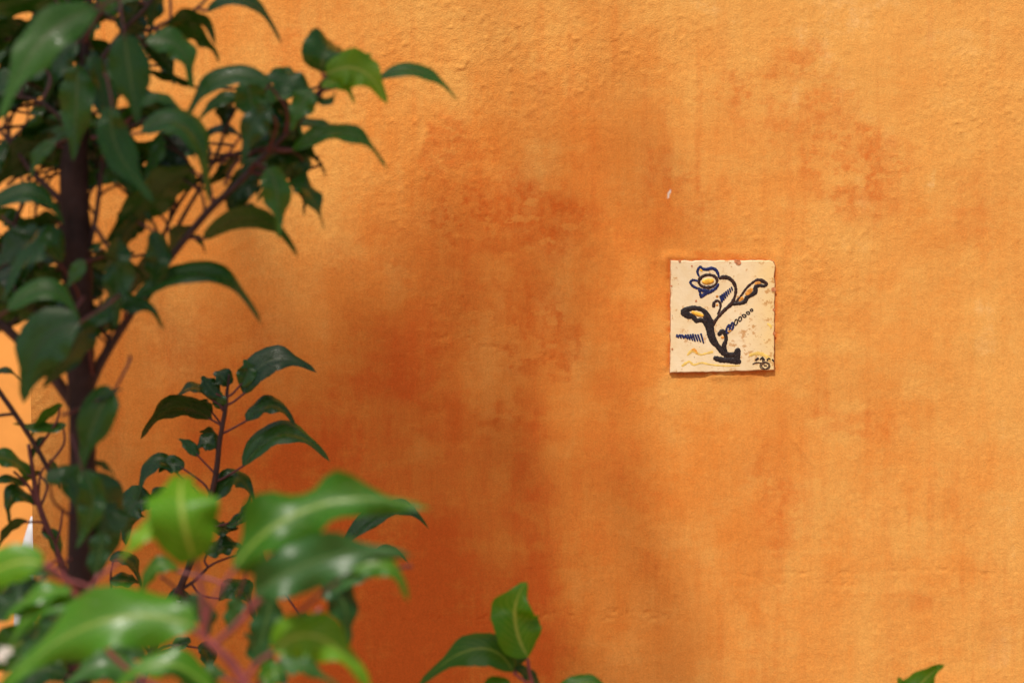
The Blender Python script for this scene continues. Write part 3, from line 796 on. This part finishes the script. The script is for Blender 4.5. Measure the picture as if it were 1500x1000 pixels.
def inside(x, y, pl):
    c = False
    for i in range(len(pl)):
        (x1, y1), (x2, y2) = pl[i], pl[i-1]
        if (y1 > y) != (y2 > y) and x < (x2-x1)*(y-y1)/(y2-y1)+x1: c = not c
    return c
frng = random.Random(77)
for pl, count, x0, x1, y0, y1 in ((poly, 172, -20, 300, -20, 540), (poly2, 24, 340, 460, 120, 320)):
    made = 0; tries = 0
    while made < count and tries < 40000:
        tries += 1
        x = frng.uniform(x0, x1); y = frng.uniform(y0, y1)
        an = frng.choice([0, math.pi]) + frng.gauss(0, 0.45); ln = frng.uniform(75, 145)
        tx, ty = x+math.cos(an)*ln*0.85, y+abs(math.sin(an))*ln*0.7+16
        mx, my = (x+tx)/2, (y+ty)/2-ln*0.17; wd = frng.uniform(36, 56)
        if not (inside(x, y, pl) and inside(mx, my, pl) and (inside(tx, ty, pl) or tx < 60)): continue
        bad = False
        for (gx, gy, gr) in gaps:
            for k in range(9):
                f = k/8; qx = (1-f)**2*x+2*f*(1-f)*(2*mx-.5*(x+tx))+f*f*tx; qy = (1-f)**2*y+2*f*(1-f)*(2*my-.5*(y+ty))+f*f*ty
                if math.hypot(qx-gx, qy-gy) < gr*0.75+wd*0.22*math.sin(math.pi*(0.1+0.8*f)): bad = True
        if bad: continue
        made += 1
        MS.leaf((x, y), (mx, my), (tx, ty), wd, frng.choice([25, 40, 50, 60, 120, 130, 140]), dM+frng.uniform(0.0, 0.16), M_OLD if frng.random() < .6 else M_DKG, wave=.13, pmat=M_TWIG)
# left twig behind, still this shrub
dL = 2.4
MS.branch([(-40, 520, 8), (0, 575, 8), (30, 618, 8), (55, 658, 8), (75, 695, 7)], dL)
MS.branch([(-40, 615, 5), (0, 608, 5), (22, 606, 5)], dL)
MS.branch([(122, 960, 12), (108, 880, 10), (92, 830, 10), (72, 780, 9), (56, 735, 9), (49, 695, 7), (42, 650, 6)], dL, M_RIND)
MS.branch([(52, 735, 5), (42, 712, 5), (20, 690, 4)], dL, M_RIND)
MS.branch([(82, 795, 4), (88, 775, 4), (92, 745, 3)], dL, M_RIND)
L = lambda *a, **k: MS.leaf(*a, **k)
L((42, 698), (10, 672), (-40, 668), 48, 60, dL, G)
L((36, 712), (8, 702), (-20, 716), 26, 60, dL)
L((52, 740), (16, 725), (14, 768), 46, 55, dL, O)
L((40, 762), (14, 775), (-5, 806), 30, 120, dL)
L((-15, 552), (8, 543), (30, 556), 20, 60, dL)
L((98, 622), (60, 628), (18, 616), 34, 60, dL, G)
L((92, 592), (65, 612), (42, 645), 30, 120, dL, G)
L((60, 778), (80, 792), (86, 832), 36, 50, dL, O)
L((66, 640), (52, 655), (44, 690), 16, 60, dL)
L((72, 672), (80, 690), (88, 715), 24, 60, dL+.05)
L((60, 690), (40, 700), (25, 712), 26, 120, dL+.05)

# ---- slim sapling nearer the wall
dS = 2.65
SS = Shrub('slim_sapling', 'slim sapling with one thin dark stem and dark leaves close to the orange wall', (P(205, 1000, dS).x, P(0, 0, dS).y, 0), 'sapling')
SS.to_ground(198, 1020, dS, 13, 0.008, M_TWIG)
SS.branch([(198, 1022, 13), (222, 958, 12), (240, 910, 11), (262, 865, 11), (282, 815, 10), (303, 748, 9), (316, 695, 9), (322, 645, 8), (330, 600, 7), (333, 570, 5), (336, 548, 3)], dS, M_TWIG, 'stem')
SS.branch([(222, 958, 5), (200, 930, 4), (186, 905, 4)], dS)
SS.branch([(262, 865, 5), (285, 850, 5), (305, 830, 4)], dS)
L = SS.leaf
L((357, 578), (396, 530), (464, 540), 62, 42, dS, O, wave=.05)
L((352, 566), (362, 545), (357, 524), 40, 20, dS, O, fold=35)
L((334, 566), (325, 552), (312, 546), 42, 40, dS)
L((320, 580), (306, 566), (296, 548), 38, 20, dS, O)
L((312, 586), (282, 568), (253, 588), 36, 70, dS, O)
L((311, 614), (256, 598), (206, 638), 62, 122, dS, O, wave=.06)
L((322, 599), (322, 586), (323, 571), 30, 30, dS)
L((312, 602), (298, 595), (284, 582), 38, 120, dS+.02)
L((360, 617), (396, 594), (434, 620), 46, 55, dS, O, wave=.12)
L((355, 684), (412, 636), (484, 670), 62, 55, dS, O, wave=.05)
L((291, 668), (277, 654), (261, 640), 24, 30, dS, O)
L((318, 655), (302, 648), (288, 656), 42, 40, dS)
L((316, 650), (306, 635), (292, 632), 34, 120, dS+.03)
L((308, 738), (346, 700), (374, 740), 50, 55, dS, O)
L((330, 768), (356, 756), (366, 720), 34, 60, dS)
L((308, 760), (325, 775), (350, 770), 40, 60, dS)
L((262, 692), (225, 680), (201, 732), 42, 55, dS, O)
L((270, 685), (250, 680), (232, 690), 36, 30, dS)
L((222, 735), (192, 745), (184, 795), 66, 30, dS, O)
L((245, 715), (228, 728), (215, 745), 40, 60, dS)
L((300, 810), (330, 800), (355, 800), 46, 50, dS, O)
L((345, 812), (372, 806), (390, 832), 40, 60, dS, O)
L((185, 905), (198, 910), (212, 925), 20, 60, dS)
L((240, 900), (265, 880), (300, 905), 50, 40, dS, O)
L((320, 880), (352, 862), (372, 905), 50, 50, dS, O)
L((500, 800), (572, 748), (628, 768), 46, 50, dS, O, wave=.14)
L((540, 815), (570, 805), (598, 822), 26, 60, dS)
L((290, 945), (305, 960), (305, 992), 40, 50, dS)
L((280, 940), (262, 945), (240, 965), 34, 60, dS)
L((160, 820), (190, 822), (206, 858), 40, 60, dS, O)
L((160, 848), (185, 850), (205, 852), 40, 60, dS, O)
L((420, 790), (450, 800), (490, 795), 50, 120, dS)
L((440, 900), (455, 930), (440, 980), 50, 60, dS)
SS.blossom(257, 887, dS-.05, 0.006)
SS.blossom(45, 862, dS-.15, 0.008); 

# ---- foreground shrub with fresh bright leaves and pink stalks
dF = 1.58
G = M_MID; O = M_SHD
FS = Shrub('young_shrub', 'low shrub with large bright fresh green leaves on pink stalks beside the dark sapling', (P(330, 1000, dF).x, P(0, 0, dF).y, 0))
FS.wf = 0.98
FS.to_ground(372, 1040, dF, 20, 0.012, M_BARK)
FS.branch([(372, 1045, 20), (358, 1000, 18), (335, 965, 16), (312, 945, 14), (300, 930, 12), (298, 885, 12), (290, 835, 10)], dF, M_PINK)
FS.branch([(312, 945, 10), (340, 920, 12), (365, 895, 12), (385, 872, 10)], dF, M_PINK)
FS.branch([(300, 925, 8), (312, 880, 8), (335, 845, 8)], dF, M_PINK)
FS.branch([(312, 945, 8), (292, 928, 8), (265, 916, 8), (240, 915, 8)], dF, M_PINK)
FS.branch([(358, 1000, 9), (375, 972, 9), (400, 955, 8)], dF, M_PINK)
FS.branch([(365, 1020, 12), (395, 985, 10), (430, 940, 9), (470, 890, 8)], dF+.15, M_PINK)
FS.branch([(335, 1030, 10), (240, 1010, 10), (165, 960, 9), (120, 890, 9), (97, 848, 8), (66, 826, 8)], dF+.12, M_PINK)
FS.branch([(120, 890, 7), (140, 850, 7), (165, 830, 7), (185, 812, 7)], dF+.12, M_PINK)
FS.branch([(97, 848, 6), (128, 858, 6), (140, 868, 6)], dF+.12, M_PINK)
L = lambda *a, **k: FS.leaf(*a, pmat=M_PINK if a[6] in (Y, G) else M_RIND, **k)
L((286, 822), (265, 742), (272, 690), 160, 8, dF, Y, fold=22, wave=.20, dd=(0, -.012, .05), seed=4)
L((240, 760), (208, 785), (176, 818), 46, 40, dF+.03, Y)
L((340, 836), (448, 752), (634, 730), 150, 36, dF, G, fold=20, wave=.55, seed=12)
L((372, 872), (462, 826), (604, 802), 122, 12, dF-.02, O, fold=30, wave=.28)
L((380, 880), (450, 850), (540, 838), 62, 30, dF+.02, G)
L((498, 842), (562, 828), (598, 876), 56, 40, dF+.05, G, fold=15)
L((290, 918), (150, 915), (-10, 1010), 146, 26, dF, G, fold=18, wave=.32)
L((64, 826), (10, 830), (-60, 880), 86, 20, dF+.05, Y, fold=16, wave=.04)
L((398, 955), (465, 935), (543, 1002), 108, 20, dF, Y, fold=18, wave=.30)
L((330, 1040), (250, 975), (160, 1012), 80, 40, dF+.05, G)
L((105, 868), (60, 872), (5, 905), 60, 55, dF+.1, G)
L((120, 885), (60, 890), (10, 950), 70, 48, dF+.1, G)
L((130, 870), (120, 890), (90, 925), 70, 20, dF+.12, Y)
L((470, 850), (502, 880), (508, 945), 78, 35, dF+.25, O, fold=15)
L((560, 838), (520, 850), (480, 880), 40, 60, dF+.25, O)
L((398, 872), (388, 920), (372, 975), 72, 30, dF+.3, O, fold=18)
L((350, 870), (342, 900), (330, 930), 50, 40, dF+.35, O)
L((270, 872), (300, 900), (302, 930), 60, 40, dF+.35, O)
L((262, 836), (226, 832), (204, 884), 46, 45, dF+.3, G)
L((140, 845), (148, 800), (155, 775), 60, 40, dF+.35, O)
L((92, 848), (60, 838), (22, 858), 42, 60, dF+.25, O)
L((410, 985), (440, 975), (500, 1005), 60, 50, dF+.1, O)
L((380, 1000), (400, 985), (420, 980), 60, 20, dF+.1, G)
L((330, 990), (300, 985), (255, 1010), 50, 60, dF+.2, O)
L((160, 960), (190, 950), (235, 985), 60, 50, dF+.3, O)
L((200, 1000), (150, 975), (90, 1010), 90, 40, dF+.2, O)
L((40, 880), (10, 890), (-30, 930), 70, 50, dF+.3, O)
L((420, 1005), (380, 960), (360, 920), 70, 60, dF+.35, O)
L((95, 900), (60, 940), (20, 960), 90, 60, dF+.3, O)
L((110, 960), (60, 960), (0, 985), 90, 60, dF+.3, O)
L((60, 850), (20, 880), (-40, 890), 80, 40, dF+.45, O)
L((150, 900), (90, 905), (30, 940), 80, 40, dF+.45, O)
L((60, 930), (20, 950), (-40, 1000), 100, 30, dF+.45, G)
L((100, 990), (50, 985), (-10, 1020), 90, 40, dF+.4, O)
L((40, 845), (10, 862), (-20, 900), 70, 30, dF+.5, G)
FS.blossom(4, 958, dF+.05, 0.005)

# ---- small shoot at the foot of the picture
dB = 2.3
BS = Shrub('leafy_shoot', 'small fresh shoot with one upright pale-veined leaf and spreading side leaves', (P(785, 1000, dB).x, P(0, 0, dB).y, 0), 'shoot')
BS.to_ground(785, 1030, dB, 9, 0.007, M_RIND)
BS.branch([(785, 1032, 9), (779, 1000, 8), (775, 980, 7), (773, 964, 6)], dB, M_PINK, 'stem')
BS.branch([(781, 1008, 5), (766, 995, 5), (752, 985, 5)], dB, M_PINK)
L = lambda *a, **k: BS.leaf(*a, pmat=M_PINK, **k)
L((774, 962), (754, 905), (772, 846), 104, 26, dB, Y, fold=36, wave=.14)
L((752, 984), (700, 952), (610, 1000), 76, 45, dB, G, fold=20, wave=.05)
L((752, 980), (742, 955), (722, 932), 72, 35, dB+.02, O)
L((790, 1005), (770, 985), (745, 975), 34, 60, dB+.02, O)
L((805, 1035), (852, 1002), (902, 1016), 40, 40, dB, G)
L((745, 1010), (725, 1005), (690, 1020), 40, 40, dB, G)
# ---- leaf tip at the lower right
dR = 2.4
RS = Shrub('seedling', 'lone seedling of which only a wavy bright green leaf tip shows against the wall', (P(1330, 1000, dR).x, P(0, 0, dR).y, 0), 'seedling')
RS.to_ground(1326, 1055, dR, 8, 0.006, M_RIND)
L = lambda *a, **k: RS.leaf(*a, pmat=M_PINK, **k)
L((1328, 1050), (1344, 1010), (1384, 968), 58, 12, dR, Y, fold=30, wave=.50, seed=9)
L((1326, 1055), (1322, 1015), (1315, 988), 34, 30, dR, Y)
L((1328, 1050), (1300, 1040), (1270, 1050), 40, 40, dR, G)

# ------------------------------------------------------------------ the tree whose crown shades part of the wall
def tree():
    dist = 11.0
    def at(px, py, dd=0.0):
        return P(px, py) + SUN_TO*(dist+dd)
    rng = random.Random(21)
    # (wall px shaded, wall py, radius m, leaves)
    clumps = [(540, 960, .2, 92), (690, 1010, .2, 58), (850, 1050, .18, 18), (610, 820, .16, 34), (740, 860, .16, 16), (970, 930, .10, 11),
              (520, 720, .14, 18), (380, 640, .15, 20), (250, 560, .13, 15), (420, 900, .2, 60), (860, 740, .12, 3),
              (740, 350, .15, 7), (860, 230, .16, 3), (950, 110, .10, 3), (700, 520, .15, 5), (820, 600, .12, 6), (730, 140, .14, 2), (620, 640, .13, 10), (600, 420, .12, 6),
              (300, 800, .2, 40), (150, 980, .2, 60), (480, 520, .12, 5)]
    # the rest of the crown, below and to the left of the lit patch
    for i in range(130):
        x = rng.uniform(-2600, 1500); y = rng.uniform(1120, 3600); r = rng.uniform(.2, .42)
        if y - r/0.0009 < (1080 if x > 350 else 700): continue
        if ((x+500)/2000)**2 + ((y-2300)/1300)**2 < 1: clumps.append((x, y, r, rng.randint(70, 150)))
    for i in range(26):
        clumps.append((rng.uniform(-2400, -450), rng.uniform(100, 1200), rng.uniform(.18, .36), rng.randint(50, 120)))
    V = []; F = []; UV = []; cents = []
    for (x, y, r, n) in clumps:
        c = at(x, y, rng.uniform(-0.9, 0.9)); cents.append((c, r))
        for k in range(n):
            dv = Vector((rng.gauss(0, 1), rng.gauss(0, 1), rng.gauss(0, 1)))
            p = c + dv.normalized()*r*rng.random()**0.45
            ax = Vector((rng.uniform(-1, 1), rng.uniform(-1, 1), rng.uniform(-.8, .5))).normalized()
            sd_ = ax.cross(Vector((rng.uniform(-1, 1), rng.uniform(-1, 1), rng.uniform(-1, 1)))).normalized(); nn = ax.cross(sd_)
            l = rng.uniform(.07, .11); w_ = l*.26
            i0 = len(V)
            V += [p, p+ax*l*.45+sd_*w_+nn*.008, p+ax*l, p+ax*l*.45-sd_*w_+nn*.008]
            UV += [(0, 0), (1, .45), (0, 1), (-1, .45)]
            F.append((i0, i0+1, i0+2, i0+3))
    mean = sum((c for c, r in cents), Vector())/len(cents)
    base = Vector((mean.x+0.2, mean.y-0.6, 0))
    root = empty('shade_tree', base); tag(root, 'tall leafy tree whose crown dapples the orange wall with soft shade', 'tree')
    mesh_obj('crown', V, F, M_TREE, root, uvs=UV, smooth=False)
    fork = Vector((base.x, base.y, mean.z-2.6))
    path, rr = smooth_path([base-Vector((0, 0, .1)), base.lerp(fork, .3)+Vector((.05, .04, 0)), base.lerp(fork, .7)-Vector((.06, 0, 0)), fork, fork+Vector((.1, .2, 1.6))], [.24, .19, .15, .12, .06], 6)
    tv, tf = tube(path, rr, 14, .06, rng); mesh_obj('trunk', tv, tf, M_TBARK, root)
    for i, (c, r) in enumerate(cents):
        s = path[rng.randint(len(path)-9, len(path)-2)]
        mid = s.lerp(c, .5) + Vector((rng.uniform(-.2, .2), rng.uniform(-.2, .2), .22))
        q, rq = smooth_path([s, mid, c], [.032, .016, .004], 5)
        bv, bf = tube(q, rq, 6); mesh_obj('limb', bv, bf, M_TBARK, root)
tree()
